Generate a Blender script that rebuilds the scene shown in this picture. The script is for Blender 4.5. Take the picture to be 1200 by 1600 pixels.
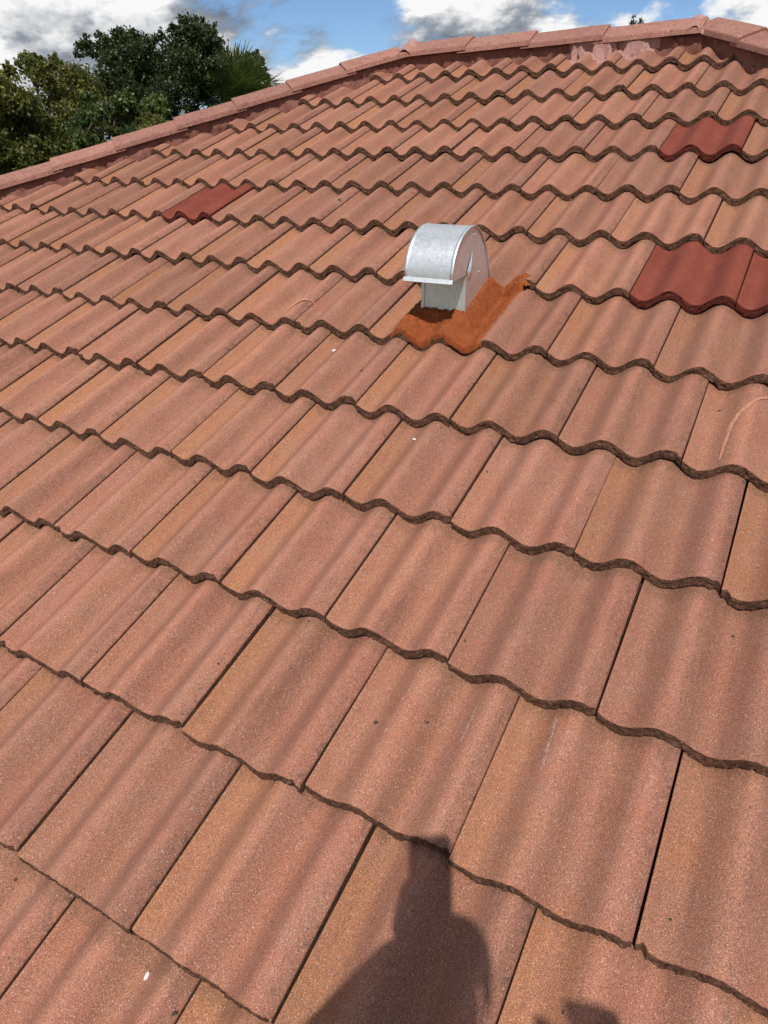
import bpy, bmesh, math, random
import numpy as np
from mathutils import Matrix, Vector, noise as mnoise
for o in list(bpy.data.objects): bpy.data.objects.remove(o)
scene = bpy.context.scene
COL = scene.collection
rad = math.radians

# ------------------------------------------------------------------ frame of the front roof slope
TH = rad(22.6); CT, ST = math.cos(TH), math.sin(TH)
H0 = 3.6                                   # height of the slope's origin above the ground
SLOPE = Matrix.Translation((0, 0, H0)) @ Matrix.Rotation(TH, 4, 'X')   # (u across, v up the slope, n off it) -> world
def W3(u, v, n=0.0): return SLOPE @ Vector((u, v, n))
TW, TE = 0.305, 0.34728                    # tile cover width, course exposure

# ------------------------------------------------------------------ camera
R = np.array([[0.87077083, 0.45269486, -0.19189977], [0.21994891, -0.70769266, -0.67141163], [-0.43975066, 0.54243751, -0.71580787]])
CPL = np.array([0.45676966, 0.05370912, 1.26880608])
FPX = 1106.175
cam = bpy.data.cameras.new('camera'); camo = bpy.data.objects.new('camera', cam); COL.objects.link(camo)
m = Matrix(((R[0][0], -R[1][0], -R[2][0]), (R[0][1], -R[1][1], -R[2][1]), (R[0][2], -R[1][2], -R[2][2]))).to_4x4()
m.translation = Vector(CPL)
camo.matrix_world = SLOPE @ m
cam.sensor_fit = 'VERTICAL'; cam.sensor_height = 24.0; cam.lens = 24.0 * FPX / 1600.0
cam.clip_start = 0.02; cam.clip_end = 5000
scene.camera = camo
CW = camo.matrix_world.translation.copy()
def project(u, v, n=0.0):
    y = R @ (np.array([u, v, n]) - CPL)
    if y[2] < 0.05: return None
    return 600 + FPX * y[0] / y[2], 800 + FPX * y[1] / y[2]

# ------------------------------------------------------------------ sun, sky, exposure
SUN = (SLOPE.to_3x3() @ Vector((0.24074743, -0.2102937, 0.94753218))).normalized()   # towards the sun
sl = bpy.data.lights.new('sun', 'SUN'); sl.energy = 4.5; sl.angle = rad(0.6); sl.color = (1.0, 0.955, 0.88)
so = bpy.data.objects.new('sun', sl); COL.objects.link(so)
so.rotation_euler = SUN.to_track_quat('Z', 'Y').to_euler(); so.location = (3, -6, 14)
elev = math.asin(SUN.z)
world = bpy.data.worlds.new('World'); scene.world = world; world.use_nodes = True
wt = world.node_tree; wt.nodes.clear()
def wn(t, **k):
    n = wt.nodes.new(t)
    for a, b in k.items(): setattr(n, a, b)
    return n
WL = wt.links.new
sky = wn('ShaderNodeTexSky', sky_type='NISHITA', sun_disc=False, sun_elevation=elev,
         sun_rotation=math.atan2(SUN.x, SUN.y), altitude=1500, air_density=1.0, dust_density=0.0, ozone_density=6.0)
bgs = wn('ShaderNodeBackground'); bgs.inputs['Strength'].default_value = 0.105
WL(sky.outputs[0], bgs.inputs['Color'])
tc = wn('ShaderNodeTexCoord')
def wmath(op, a, b=None, clamp=False):
    n = wn('ShaderNodeMath', operation=op, use_clamp=clamp)
    for i, x in enumerate((a, b)):
        if x is None: continue
        if isinstance(x, (int, float)): n.inputs[i].default_value = x
        else: WL(x, n.inputs[i])
    return n.outputs[0]
CLOUD_LOC = (18.255, 7.375, 10.11); CLOUD_SCALE = 3.0
def cloud(off, det=7):
    mp = wn('ShaderNodeMapping'); mp.inputs['Location'].default_value = tuple(a + b for a, b in zip(CLOUD_LOC, off))
    mp.inputs['Scale'].default_value = (1.0, 1.0, 2.1)
    WL(tc.outputs['Generated'], mp.inputs['Vector'])
    n = wn('ShaderNodeTexNoise'); n.inputs['Scale'].default_value = CLOUD_SCALE; n.inputs['Detail'].default_value = det
    n.inputs['Roughness'].default_value = 0.56; n.inputs['Lacunarity'].default_value = 2.2; n.inputs['Distortion'].default_value = 0.15
    WL(mp.outputs[0], n.inputs['Vector'])
    return n.outputs['Fac']
d0 = cloud((0, 0, 0))
d1 = cloud(tuple(0.05 * c for c in (SUN.x, SUN.y, SUN.z * 2.1 + 0.4)), 5)
def wramp(x, lo, hi):
    n = wn('ShaderNodeMapRange', interpolation_type='SMOOTHSTEP'); n.inputs['From Min'].default_value = lo; n.inputs['From Max'].default_value = hi
    WL(x, n.inputs['Value']); return n.outputs[0]
cover = wramp(d0, 0.455, 0.525)
lit = wmath('ADD', wmath('MULTIPLY', wmath('SUBTRACT', d0, d1), 6.0), 0.58, True)
thick = wramp(d0, 0.56, 0.74)
lit2 = wmath('MULTIPLY', lit, wmath('SUBTRACT', 1.0, wmath('MULTIPLY', thick, 0.62)))
cr = wn('ShaderNodeValToRGB'); WL(lit2, cr.inputs[0])
cr.color_ramp.elements[0].position = 0.05; cr.color_ramp.elements[0].color = (0.13, 0.145, 0.175, 1)
cr.color_ramp.elements[1].position = 0.85; cr.color_ramp.elements[1].color = (1.0, 1.0, 1.0, 1)
e = cr.color_ramp.elements.new(0.45); e.color = (0.33, 0.36, 0.41, 1)
bgc = wn('ShaderNodeBackground'); WL(cr.outputs[0], bgc.inputs['Color']); bgc.inputs['Strength'].default_value = 0.95
mx = wn('ShaderNodeMixShader'); WL(cover, mx.inputs[0]); WL(bgs.outputs[0], mx.inputs[1]); WL(bgc.outputs[0], mx.inputs[2])
wo = wn('ShaderNodeOutputWorld'); WL(mx.outputs[0], wo.inputs['Surface'])
vs = scene.view_settings; vs.view_transform = 'Standard'; vs.look = 'None'; vs.exposure = 0.0; vs.gamma = 1.0; vs.use_curve_mapping = False
scene.cycles.max_bounces = 4; scene.cycles.diffuse_bounces = 3; scene.cycles.glossy_bounces = 2; scene.cycles.transmission_bounces = 2; scene.cycles.caustics_reflective = False; scene.cycles.caustics_refractive = False
scene.render.engine = 'CYCLES'; scene.render.resolution_x = 768; scene.render.resolution_y = 1024

# ------------------------------------------------------------------ material helpers
class NT:
    def __init__(s, name):
        s.m = bpy.data.materials.new(name); s.m.use_nodes = True; s.t = s.m.node_tree; s.t.nodes.clear()
        s.out = s.t.nodes.new('ShaderNodeOutputMaterial'); s.b = s.t.nodes.new('ShaderNodeBsdfPrincipled')
        s.t.links.new(s.b.outputs[0], s.out.inputs[0])
    def n(s, typ, ins=None, **k):
        n = s.t.nodes.new(typ)
        for a, b in k.items(): setattr(n, a, b)
        for a, b in (ins or {}).items(): s.set(n.inputs[a], b)
        return n
    def set(s, sock, v):
        if isinstance(v, bpy.types.NodeSocket): s.t.links.new(v, sock)
        elif isinstance(v, tuple) and len(v) == 3 and sock.type == 'RGBA': sock.default_value = v + (1,)
        else: sock.default_value = v
    def math(s, op, a, b=0.0, clamp=False):
        return s.n('ShaderNodeMath', {0: a, 1: b}, operation=op, use_clamp=clamp).outputs[0]
    def noise(s, vec, scale, detail=3, rough=0.55, out=0, dist=0.0):
        return s.n('ShaderNodeTexNoise', {'Vector': vec, 'Scale': scale, 'Detail': detail, 'Roughness': rough, 'Distortion': dist}).outputs[out]
    def ss(s, x, lo, hi, a=0.0, b=1.0):
        return s.n('ShaderNodeMapRange', {'Value': x, 'From Min': lo, 'From Max': hi, 'To Min': a, 'To Max': b}, interpolation_type='SMOOTHSTEP').outputs[0]
    def mix(s, f, a, b, mode='MIX'):
        n = s.t.nodes.new('ShaderNodeMix'); n.data_type = 'RGBA'; n.blend_type = mode
        s.set(n.inputs[0], f); s.set(n.inputs[6], a); s.set(n.inputs[7], b)
        return n.outputs[2]
    def scl(s, col, f):        # multiply a colour by a scalar
        c = s.n('ShaderNodeCombineXYZ', {0: f, 1: f, 2: f}).outputs[0]
        return s.mix(1.0, col, c, 'MULTIPLY')
    def bump(s, h, strength, dist):
        return s.n('ShaderNodeBump', {'Height': h, 'Strength': strength, 'Distance': dist}).outputs[0]
    def mapv(s, vec, scale):
        return s.n('ShaderNodeVectorMath', {0: vec, 1: scale}, operation='MULTIPLY').outputs[0]
    def obj_vec(s):
        tc = s.n('ShaderNodeTexCoord'); oi = s.n('ShaderNodeObjectInfo')
        r = oi.outputs['Random']; off = s.math('MULTIPLY', r, 61.7)
        c = s.n('ShaderNodeCombineXYZ', {0: off, 1: s.math('MULTIPLY', r, 23.1), 2: s.math('MULTIPLY', r, 11.3)}).outputs[0]
        return s.n('ShaderNodeVectorMath', {0: tc.outputs['Object'], 1: c}, operation='ADD').outputs[0], r

def frac(s, x, k, add=0.0):
    return s.math('FRACT', s.math('ADD', s.math('MULTIPLY', x, k), add))

def tile_material():
    s = NT('weathered_concrete_tile'); P, r = s.obj_vec()
    uv = s.n('ShaderNodeUVMap', uv_map='UVMap').outputs[0]
    sp = s.n('ShaderNodeSeparateXYZ', {0: uv}); x, y = sp.outputs[0], sp.outputs[1]
    r2 = frac(s, r, 17.31); r3 = frac(s, r, 41.7, .3); r4 = frac(s, r, 97.3, .6)
    streakv = s.mapv(P, (1.0, 0.16, 1.0))
    st = s.noise(streakv, 15, 4, 0.65)
    st2 = s.noise(streakv, 60, 3, 0.6)
    big = s.noise(P, 5.0, 3, 0.55)
    # ochre weathering, strongest on the left pan of each tile
    xw = s.math('ADD', x, s.math('MULTIPLY', s.math('SUBTRACT', st, 0.5), 0.95))
    och = s.math('MULTIPLY', s.ss(xw, 0.52, -0.04), s.ss(s.math('ADD', s.math('MULTIPLY', r2, .75), s.math('MULTIPLY', big, .5)), 0.30, 0.80, 0.12, 1.0))
    och2 = s.math('MULTIPLY', s.ss(s.math('ABSOLUTE', s.math('SUBTRACT', xw, 0.58)), 0.16, 0.02), s.math('MULTIPLY', r3, 0.55))
    och = s.math('ADD', och, och2, True)
    pink = s.mix(r4, (0.276, 0.127, 0.087), (0.294, 0.131, 0.084))
    pink = s.mix(s.ss(big, .35, .7), pink, (0.282, 0.114, 0.075))
    col = s.mix(s.math('MULTIPLY', och, .68), pink, (0.312, 0.138, 0.064))
    # greyer bloom
    col = s.mix(s.math('MULTIPLY', s.ss(s.noise(P, 11, 4, .6), .48, .72), .35), col, (0.290, 0.150, 0.108))
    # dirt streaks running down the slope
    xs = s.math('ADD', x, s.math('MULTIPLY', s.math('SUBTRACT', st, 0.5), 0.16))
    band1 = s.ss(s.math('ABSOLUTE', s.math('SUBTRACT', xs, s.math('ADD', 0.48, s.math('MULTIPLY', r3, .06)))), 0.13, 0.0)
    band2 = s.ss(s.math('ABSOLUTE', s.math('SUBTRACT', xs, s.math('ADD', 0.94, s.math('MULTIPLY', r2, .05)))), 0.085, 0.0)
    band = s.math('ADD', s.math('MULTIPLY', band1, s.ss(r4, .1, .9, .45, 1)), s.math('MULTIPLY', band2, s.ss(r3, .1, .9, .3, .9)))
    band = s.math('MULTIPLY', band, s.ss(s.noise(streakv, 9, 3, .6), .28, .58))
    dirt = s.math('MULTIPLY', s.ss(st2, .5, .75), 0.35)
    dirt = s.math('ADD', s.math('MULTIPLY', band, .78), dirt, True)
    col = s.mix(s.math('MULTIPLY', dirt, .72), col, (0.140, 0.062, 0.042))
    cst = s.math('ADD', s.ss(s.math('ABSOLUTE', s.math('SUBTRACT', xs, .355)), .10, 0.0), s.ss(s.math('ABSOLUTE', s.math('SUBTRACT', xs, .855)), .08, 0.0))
    col = s.scl(col, s.math('ADD', 1.0, s.math('MULTIPLY', s.math('MULTIPLY', cst, .20), s.ss(big, .25, .5))))  # worn crests, brightened further in the colour to imitate highlights on the waves
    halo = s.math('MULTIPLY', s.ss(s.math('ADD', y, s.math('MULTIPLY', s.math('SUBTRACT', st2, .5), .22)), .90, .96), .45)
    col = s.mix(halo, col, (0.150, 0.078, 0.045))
    # black grime near the joint and small lichen dots
    grime = s.math('MULTIPLY', s.ss(x, 0.90, 1.0), s.ss(s.noise(P, 45, 5, .7), .50, .68))
    col = s.mix(s.math('MULTIPLY', grime, .6), col, (0.06, 0.045, 0.040))
    dots = s.n('ShaderNodeTexVoronoi', {'Vector': P, 'Scale': 17.0, 'Randomness': 1.0})
    dm = s.math('MULTIPLY', s.ss(dots.outputs['Distance'], 0.075, 0.045), s.ss(s.n('ShaderNodeSeparateXYZ', {0: dots.outputs['Color']}).outputs[0], .80, .82))
    col = s.mix(s.math('MULTIPLY', dm, .85), col, (0.035, 0.028, 0.025))
    wd = s.math('MULTIPLY', s.ss(s.noise(s.mapv(P, (1, .3, 1)), 21, 5, .65), .685, .76), s.ss(s.noise(P, 90, 3, .6), .4, .6))
    col = s.mix(s.math('MULTIPLY', wd, .45), col, (0.58, 0.47, 0.42))
    # sand grains: pale, dark, mid
    g1c = s.noise(P, 520, 1, .7)
    g2 = s.n('ShaderNodeTexVoronoi', {'Vector': P, 'Scale': 430.0})
    g2s = s.n('ShaderNodeSeparateXYZ', {0: g2.outputs['Color']})
    g2c = g2s.outputs[0]
    col = s.scl(col, s.ss(g1c, .25, .75, .55, 1.48))
    white = s.math('MULTIPLY', s.ss(g2c, .905, .93), s.ss(g2.outputs['Distance'], .52, .34))
    col = s.mix(s.math('MULTIPLY', white, .50), col, (0.60, 0.46, 0.38))
    blk = s.math('MULTIPLY', s.ss(g2s.outputs[1], .86, .90), s.ss(g2.outputs['Distance'], .5, .3))
    col = s.mix(s.math('MULTIPLY', blk, .7), col, (0.07, 0.04, 0.035))
    col = s.scl(col, s.ss(frac(s, r, 7.7, .1), 0, 1, .90, 1.09))
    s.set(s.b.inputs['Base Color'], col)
    s.b.inputs['Roughness'].default_value = 0.88; s.b.inputs['Specular IOR Level'].default_value = 0.28
    s.set(s.b.inputs['Normal'], s.bump(s.noise(P, 330, 1, .7), 0.5, 0.0022))
    return s.m

def edge_material(name, c1, c2, c3):
    s = NT(name); P, r = s.obj_vec()
    n1 = s.noise(P, 45, 5, .65); n2 = s.noise(P, 260, 3, .6)
    g = s.n('ShaderNodeTexVoronoi', {'Vector': P, 'Scale': 230.0})
    gc = s.n('ShaderNodeSeparateXYZ', {0: g.outputs['Color']}).outputs[0]
    col = s.mix(s.ss(n1, .35, .65), c1, c2)
    col = s.scl(col, s.ss(n2, .25, .75, .6, 1.4))
    col = s.mix(s.math('MULTIPLY', s.ss(gc, .90, .93), .6), col, c3)
    s.set(s.b.inputs['Base Color'], col); s.b.inputs['Roughness'].default_value = .95; s.b.inputs['Specular IOR Level'].default_value = .15
    s.set(s.b.inputs['Normal'], s.bump(s.math('ADD', n2, s.math('MULTIPLY', gc, .8)), .8, .004))
    return s.m

def red_tile_material():
    s = NT('new_red_tile'); P, r = s.obj_vec()
    n1 = s.noise(P, 9, 4, .6); n2 = s.noise(P, 320, 2, .6)
    st = s.noise(s.mapv(P, (1, .15, 1)), 24, 4, .6)
    col = s.mix(s.ss(n1, .3, .7), (0.168, 0.036, 0.022), (0.196, 0.045, 0.027))
    col = s.mix(s.math('MULTIPLY', s.ss(st, .5, .75), .35), col, (0.115, 0.028, 0.019))
    col = s.scl(col, s.ss(n2, .2, .8, .85, 1.15))
    dots = s.n('ShaderNodeTexVoronoi', {'Vector': P, 'Scale': 22.0})
    dm = s.math('MULTIPLY', s.ss(dots.outputs['Distance'], 0.07, 0.04), s.ss(s.n('ShaderNodeSeparateXYZ', {0: dots.outputs['Color']}).outputs[0], .86, .88))
    col = s.mix(s.math('MULTIPLY', dm, .6), col, (0.12, 0.04, 0.03))
    dust = s.math('MULTIPLY', s.ss(s.noise(P, 26, 5, .7), .52, .70), .18)
    col = s.mix(dust, col, (0.30, 0.13, 0.085))
    s.set(s.b.inputs['Base Color'], col); s.b.inputs['Roughness'].default_value = .85; s.b.inputs['Specular IOR Level'].default_value = .3
    s.set(s.b.inputs['Normal'], s.bump(s.math('ADD', n2, s.noise(P, 60, 4, .6)), .3, .0012))
    return s.m

def cap_material():
    s = NT('ridge_cap_concrete'); P, r = s.obj_vec()
    n1 = s.noise(P, 7, 4, .6); n2 = s.noise(P, 300, 2, .6)
    g = s.n('ShaderNodeTexVoronoi', {'Vector': P, 'Scale': 260.0}); gs = s.n('ShaderNodeSeparateXYZ', {0: g.outputs['Color']})
    col = s.mix(s.ss(n1, .3, .7), (0.285, 0.132, 0.102), (0.315, 0.150, 0.116))
    col = s.scl(col, s.ss(n2, .2, .8, .72, 1.28))
    col = s.mix(s.math('MULTIPLY', s.ss(s.noise(P, 22, 5, .7), .50, .68), .55), col, (0.17, 0.08, 0.060))
    col = s.mix(s.math('MULTIPLY', s.ss(gs.outputs[0], .94, .955), .45), col, (0.56, 0.44, 0.38))
    col = s.mix(s.math('MULTIPLY', s.ss(gs.outputs[1], .92, .94), .6), col, (0.08, 0.045, 0.04))
    col = s.scl(col, s.ss(r, 0, 1, .90, 1.10))
    s.set(s.b.inputs['Base Color'], col); s.b.inputs['Roughness'].default_value = .9; s.b.inputs['Specular IOR Level'].default_value = .2
    s.set(s.b.inputs['Normal'], s.bump(s.math('ADD', n2, s.noise(P, 50, 4, .6)), .5, .0018))
    return s.m

def mortar_material(name, c1, c2, c3, dark, darkamt, scale=1.0, bd=.004):
    s = NT(name); tc = s.n('ShaderNodeTexCoord'); P = tc.outputs['Object']
    n1 = s.noise(P, 9 * scale, 5, .6); n2 = s.noise(P, 60 * scale, 5, .65); n3 = s.noise(P, 240 * scale, 3, .6)
    col = s.mix(s.ss(n1, .35, .65), c1, c2)
    col = s.mix(s.ss(n2, .55, .75), col, c3)
    col = s.scl(col, s.ss(n3, .2, .8, .75, 1.25))
    dk = s.math('MULTIPLY', s.ss(s.noise(P, 16 * scale, 6, .7, dist=1.0), .56, .70), darkamt)
    col = s.mix(dk, col, dark)
    s.set(s.b.inputs['Base Color'], col); s.b.inputs['Roughness'].default_value = .95; s.b.inputs['Specular IOR Level'].default_value = .15
    s.set(s.b.inputs['Normal'], s.bump(s.math('ADD', n3, s.math('MULTIPLY', n2, 2)), .9, bd))
    return s.m

def metal_material():
    s = NT('galvanised_steel'); P, r = s.obj_vec()
    v = s.n('ShaderNodeTexVoronoi', {'Vector': P, 'Scale': 150.0}); vc = s.n('ShaderNodeSeparateXYZ', {0: v.outputs['Color']})
    n = s.noise(P, 18, 4, .6); f = s.noise(P, 420, 2, .6)
    col = s.mix(s.ss(n, .3, .7), (0.73, 0.76, 0.78), (0.77, 0.79, 0.80))
    col = s.scl(col, s.ss(vc.outputs[0], 0, 1, .95, 1.05)); col = s.scl(col, s.ss(f, .2, .8, .85, 1.15))
    col = s.mix(s.math('MULTIPLY', s.ss(s.noise(P, 55, 5, .7), .66, .74), .5), col, (0.22, 0.22, 0.22))
    s.set(s.b.inputs['Base Color'], col); s.b.inputs['Metallic'].default_value = .80
    s.set(s.b.inputs['Roughness'], s.ss(vc.outputs[1], 0, 1, .38, .45))
    s.set(s.b.inputs['Normal'], s.bump(s.math('ADD', s.noise(P, 30, 2, .5), s.math('MULTIPLY', f, .15)), .12, .004))
    return s.m

def simple(name, c, rough=.8, var=.15, scale=30.0, metal=0.0, c2=None):
    s = NT(name); P, r = s.obj_vec(); n = s.noise(P, scale, 5, .6)
    col = s.mix(s.ss(n, .35, .65), c, c2 or tuple(x * (1 - var) for x in c)); col = s.scl(col, s.ss(n, .2, .8, 1 - var, 1 + var))
    s.set(s.b.inputs['Base Color'], col); s.b.inputs['Roughness'].default_value = rough; s.b.inputs['Metallic'].default_value = metal
    s.set(s.b.inputs['Normal'], s.bump(s.noise(P, scale * 6, 3, .6), .25, .004))
    return s.m

def leaf_material(name, c1, c2, c3, trans=.35):
    s = NT(name); g = s.n('ShaderNodeNewGeometry'); tc = s.n('ShaderNodeTexCoord')
    rp = g.outputs['Random Per Island']; n = s.noise(tc.outputs['Object'], 1.1, 3, .6)
    col = s.mix(rp, c1, c2); col = s.mix(s.ss(n, .42, .66), col, c3); col = s.scl(col, s.ss(rp, 0, 1, .7, 1.35))
    s.set(s.b.inputs['Base Color'], col); s.b.inputs['Roughness'].default_value = .48; s.b.inputs['Specular IOR Level'].default_value = .4
    t = s.n('ShaderNodeBsdfTranslucent', {'Color': s.mix(.5, col, (0.16, 0.20, 0.02))})
    mxs = s.n('ShaderNodeMixShader', {0: trans, 1: s.b.outputs[0], 2: t.outputs[0]})
    s.t.links.new(mxs.outputs[0], s.out.inputs[0])
    return s.m

M_TILE = tile_material()
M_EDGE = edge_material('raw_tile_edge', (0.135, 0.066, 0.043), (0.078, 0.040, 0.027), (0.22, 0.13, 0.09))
M_RED = red_tile_material()
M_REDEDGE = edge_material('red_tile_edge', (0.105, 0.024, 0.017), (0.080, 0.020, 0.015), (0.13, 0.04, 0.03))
M_CAP = cap_material()
M_MORT = mortar_material('weathered_red_mortar', (0.225, 0.094, 0.072), (0.275, 0.125, 0.098), (0.33, 0.180, 0.148), (0.050, 0.026, 0.022), 1.0)
M_PINK = mortar_material('pale_pink_mortar', (0.40, 0.20, 0.17), (0.48, 0.28, 0.25), (0.55, 0.40, 0.37), (0.12, 0.06, 0.05), .5)
M_PATCH = mortar_material('fresh_orange_mortar', (0.305, 0.078, 0.026), (0.355, 0.098, 0.032), (0.41, 0.130, 0.048), (0.095, 0.022, 0.009), .8, 3.6, .0022)
M_METAL = metal_material()
M_DARK = simple('dark_underlay', (0.03, 0.027, 0.025), .95)
M_WALL = simple('painted_stucco', (0.62, 0.55, 0.45), .9, .06, 60)
M_WHITE = simple('white_trim', (0.75, 0.75, 0.72), .6, .05)

# ------------------------------------------------------------------ object helpers
def link(o, parent=None):
    COL.objects.link(o)
    if parent is not None: o.parent = parent
    return o
def mesh_obj(name, verts, faces, mats, parent=None, smooth=False, mi=None):
    me = bpy.data.meshes.new(name); me.from_pydata([tuple(v) for v in verts], [], [tuple(f) for f in faces])
    for mm in (mats if isinstance(mats, (list, tuple)) else [mats]): me.materials.append(mm)
    if mi is not None: me.polygons.foreach_set('material_index', mi)
    if smooth: me.polygons.foreach_set('use_smooth', [True] * len(me.polygons))
    me.update()
    return link(bpy.data.objects.new(name, me), parent)
def empty(name, loc=(0, 0, 0)):
    o = bpy.data.objects.new(name, None); o.location = loc; o.empty_display_size = .2; return link(o)
def tag(o, label=None, cat=None, group=None, kind=None):
    if label: o['label'] = label
    if cat: o['category'] = cat
    if group: o['group'] = group
    if kind: o['kind'] = kind
    return o
def fbm(x, y, z, o=4): return mnoise.fractal((x, y, z), 1.0, 2.0, o)
class MB:
    def __init__(s): s.v = []; s.f = []; s.mi = []
    def add(s, vs, fs, mi=0):
        b = len(s.v); s.v += [tuple(v) for v in vs]; s.f += [tuple(i + b for i in f) for f in fs]; s.mi += [mi] * len(fs)
    def box(s, c, d, mi=0):
        x, y, z = c; a, b, e = d[0] / 2, d[1] / 2, d[2] / 2
        s.add([(x + i * a, y + j * b, z + k * e) for i in (-1, 1) for j in (-1, 1) for k in (-1, 1)],
              [(0, 1, 3, 2), (4, 6, 7, 5), (0, 4, 5, 1), (2, 3, 7, 6), (0, 2, 6, 4), (1, 5, 7, 3)], mi)
    def tube(s, pts, rs, n=8, mi=0):
        pts = [Vector(p) for p in pts]; ring = []
        prev = None; vs = []; fs = []
        for i, p in enumerate(pts):
            d = (pts[min(i + 1, len(pts) - 1)] - pts[max(i - 1, 0)]).normalized()
            a = prev - d * prev.dot(d) if prev is not None else d.orthogonal()
            if a.length < 1e-6: a = d.orthogonal()
            a.normalize(); prev = a; b = d.cross(a)
            for k in range(n):
                t = 2 * math.pi * k / n; vs.append(p + (a * math.cos(t) + b * math.sin(t)) * rs[i])
        for i in range(len(pts) - 1):
            for k in range(n): fs.append((i * n + k, i * n + (k + 1) % n, (i + 1) * n + (k + 1) % n, (i + 1) * n + k))
        fs.append(tuple(range(n - 1, -1, -1))); fs.append(tuple((len(pts) - 1) * n + k for k in range(n)))
        s.add(vs, fs, mi)
    def build(s, name, mats, parent=None, smooth=False):
        return mesh_obj(name, s.v, s.f, mats, parent, smooth, s.mi)

# ------------------------------------------------------------------ the house and its roof
house = tag(empty('house', (0, 0, 0)), 'house roof of weathered pink-brown wavy concrete tiles, hips rising to a short ridge', 'house')

# hip and ridge lines in slope coordinates
HV = Vector((1, 1 / CT)).normalized()
NN = (HV.y, -HV.x)                    # left hip: NN.(u,v) = -4.43
HIP_L, HIP_R, RIDGE_V = -4.43, -2.88, 4.435
def left_d(u, v): return NN[0] * u + NN[1] * v - HIP_L       # >0 inside
def right_d(u, v): return -NN[0] * u + NN[1] * v - HIP_R     # >0 inside
EAVE_V = -2.3
AL = (( HIP_L - NN[1] * RIDGE_V) / NN[0], RIDGE_V)
AR = (-(HIP_R - NN[1] * RIDGE_V) / NN[0], RIDGE_V)
EL = ((HIP_L - NN[1] * EAVE_V) / NN[0], EAVE_V)
ER = (-(HIP_R - NN[1] * EAVE_V) / NN[0], EAVE_V)

slope = mesh_obj('roof_slope', [(EL[0], EL[1], -.11), (ER[0], ER[1], -.11), (AR[0], AR[1], -.11), (AL[0], AL[1], -.11)], [(0, 1, 2, 3)], M_DARK, house)
slope.matrix_local = SLOPE

# wave profile of a tile: two rolls, the joint lies on the flank right of the second crest
AMP = 0.0202; PER = TW / 2; JOFF = 0.22 * PER
def wave(x): return AMP * (math.cos(2 * math.pi * (x - (TW - JOFF)) / PER) - math.cos(2 * math.pi * JOFF / PER))
STEP = 0.0305; LEN = TE + .075; THK = .0265
def tile_arrays(seed, nx, ys, rough=True):
    rnd = random.Random(seed); g = .0026
    xs = [g, g + .0012, g + .004] + list(np.linspace(g + .010, TW - .008, nx)) + [TW - .003, TW - .0012, TW - .0003]
    so = rnd.random() * 100
    chips = [(rnd.choice([TW - .004, TW - .004, TW - .012, .012]) + rnd.uniform(-.012, .012), rnd.uniform(.002, .006), rnd.uniform(.005, .012)) for _ in range(rnd.choice([0, 1, 1, 2]))] if rough else []
    def y0(x):
        if not rough: return 0
        y = .0022 * fbm(x * 22, so, 0) + .0012 * fbm(x * 90, so, 3)
        for cx, d, wd in chips: y += d * max(0, 1 - ((x - cx) / wd) ** 2)
        return y
    V = []; F = []; MI = []; UV = []
    n = len(xs)
    lip = .0018
    def top(x, y, i):
        z = wave(x) - STEP * (y / TE) + lip * max(0, (x - .55 * TW) / (.45 * TW)) ** 2
        if i in (0, n - 1): z -= .0026
        elif i in (1, n - 2): z -= .0009
        if rough: z += .0007 * fbm(x * 14, y * 9, so)
        return z
    for j, y in enumerate(ys):
        for i, x in enumerate(xs):
            yy = y + y0(x) * max(0, 1 - y / .05); z = top(x, yy, i)
            if j == 0: z -= .0030
            elif j == 1: z -= .0009
            V.append((x, yy, z)); UV.append((x / TW, y / TE))
    ny = len(ys)
    for j in range(ny - 1):
        for i in range(n - 1): F.append((j * n + i, j * n + i + 1, (j + 1) * n + i + 1, (j + 1) * n + i)); MI.append(0)
    # butt face
    ks = (.30, .65, 1.0) if rough else (1.0,)
    prev = 0
    for k in ks:
        b = len(V)
        for i, x in enumerate(xs):
            yy = y0(x) - .0045 * k ** .8 + (.0034 * fbm(x * 60, so, k * 9 + 5) + .0022 * fbm(x * 170, so, k * 31) if rough else 0)
            zz = top(x, 0, i) - .003 - (THK - .003) * k + (.0030 * fbm(x * 16, so + 7, k) + .0014 * fbm(x * 60, so + 9, k) if rough else 0)
            V.append((x, yy, zz)); UV.append((x / TW, 0))
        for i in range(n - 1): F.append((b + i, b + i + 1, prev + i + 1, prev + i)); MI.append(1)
        prev = b
    b = len(V)                                    # underside lip
    for i, x in enumerate(xs): V.append((x, .05, top(x, .05, i) - THK)); UV.append((x / TW, 0))
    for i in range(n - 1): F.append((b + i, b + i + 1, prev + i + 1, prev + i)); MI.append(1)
    # right side face, left side face and under-lap floor
    for side in (n - 1, 0):
        b = len(V)
        for j, y in enumerate(ys):
            t = V[j * n + side]; V.append((t[0], t[1], t[2] - .020)); UV.append((t[0] / TW, y / TE))
        for j in range(ny - 1):
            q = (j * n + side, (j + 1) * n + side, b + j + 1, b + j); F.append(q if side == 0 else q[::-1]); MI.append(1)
        if side == 0:
            b2 = len(V)
            for j, y in enumerate(ys): t = V[b + j]; V.append((-.03, t[1] + .004, t[2] - .002)); UV.append((0, y / TE))
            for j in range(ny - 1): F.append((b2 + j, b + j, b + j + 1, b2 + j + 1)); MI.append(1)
    return V, F, MI, UV
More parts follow.
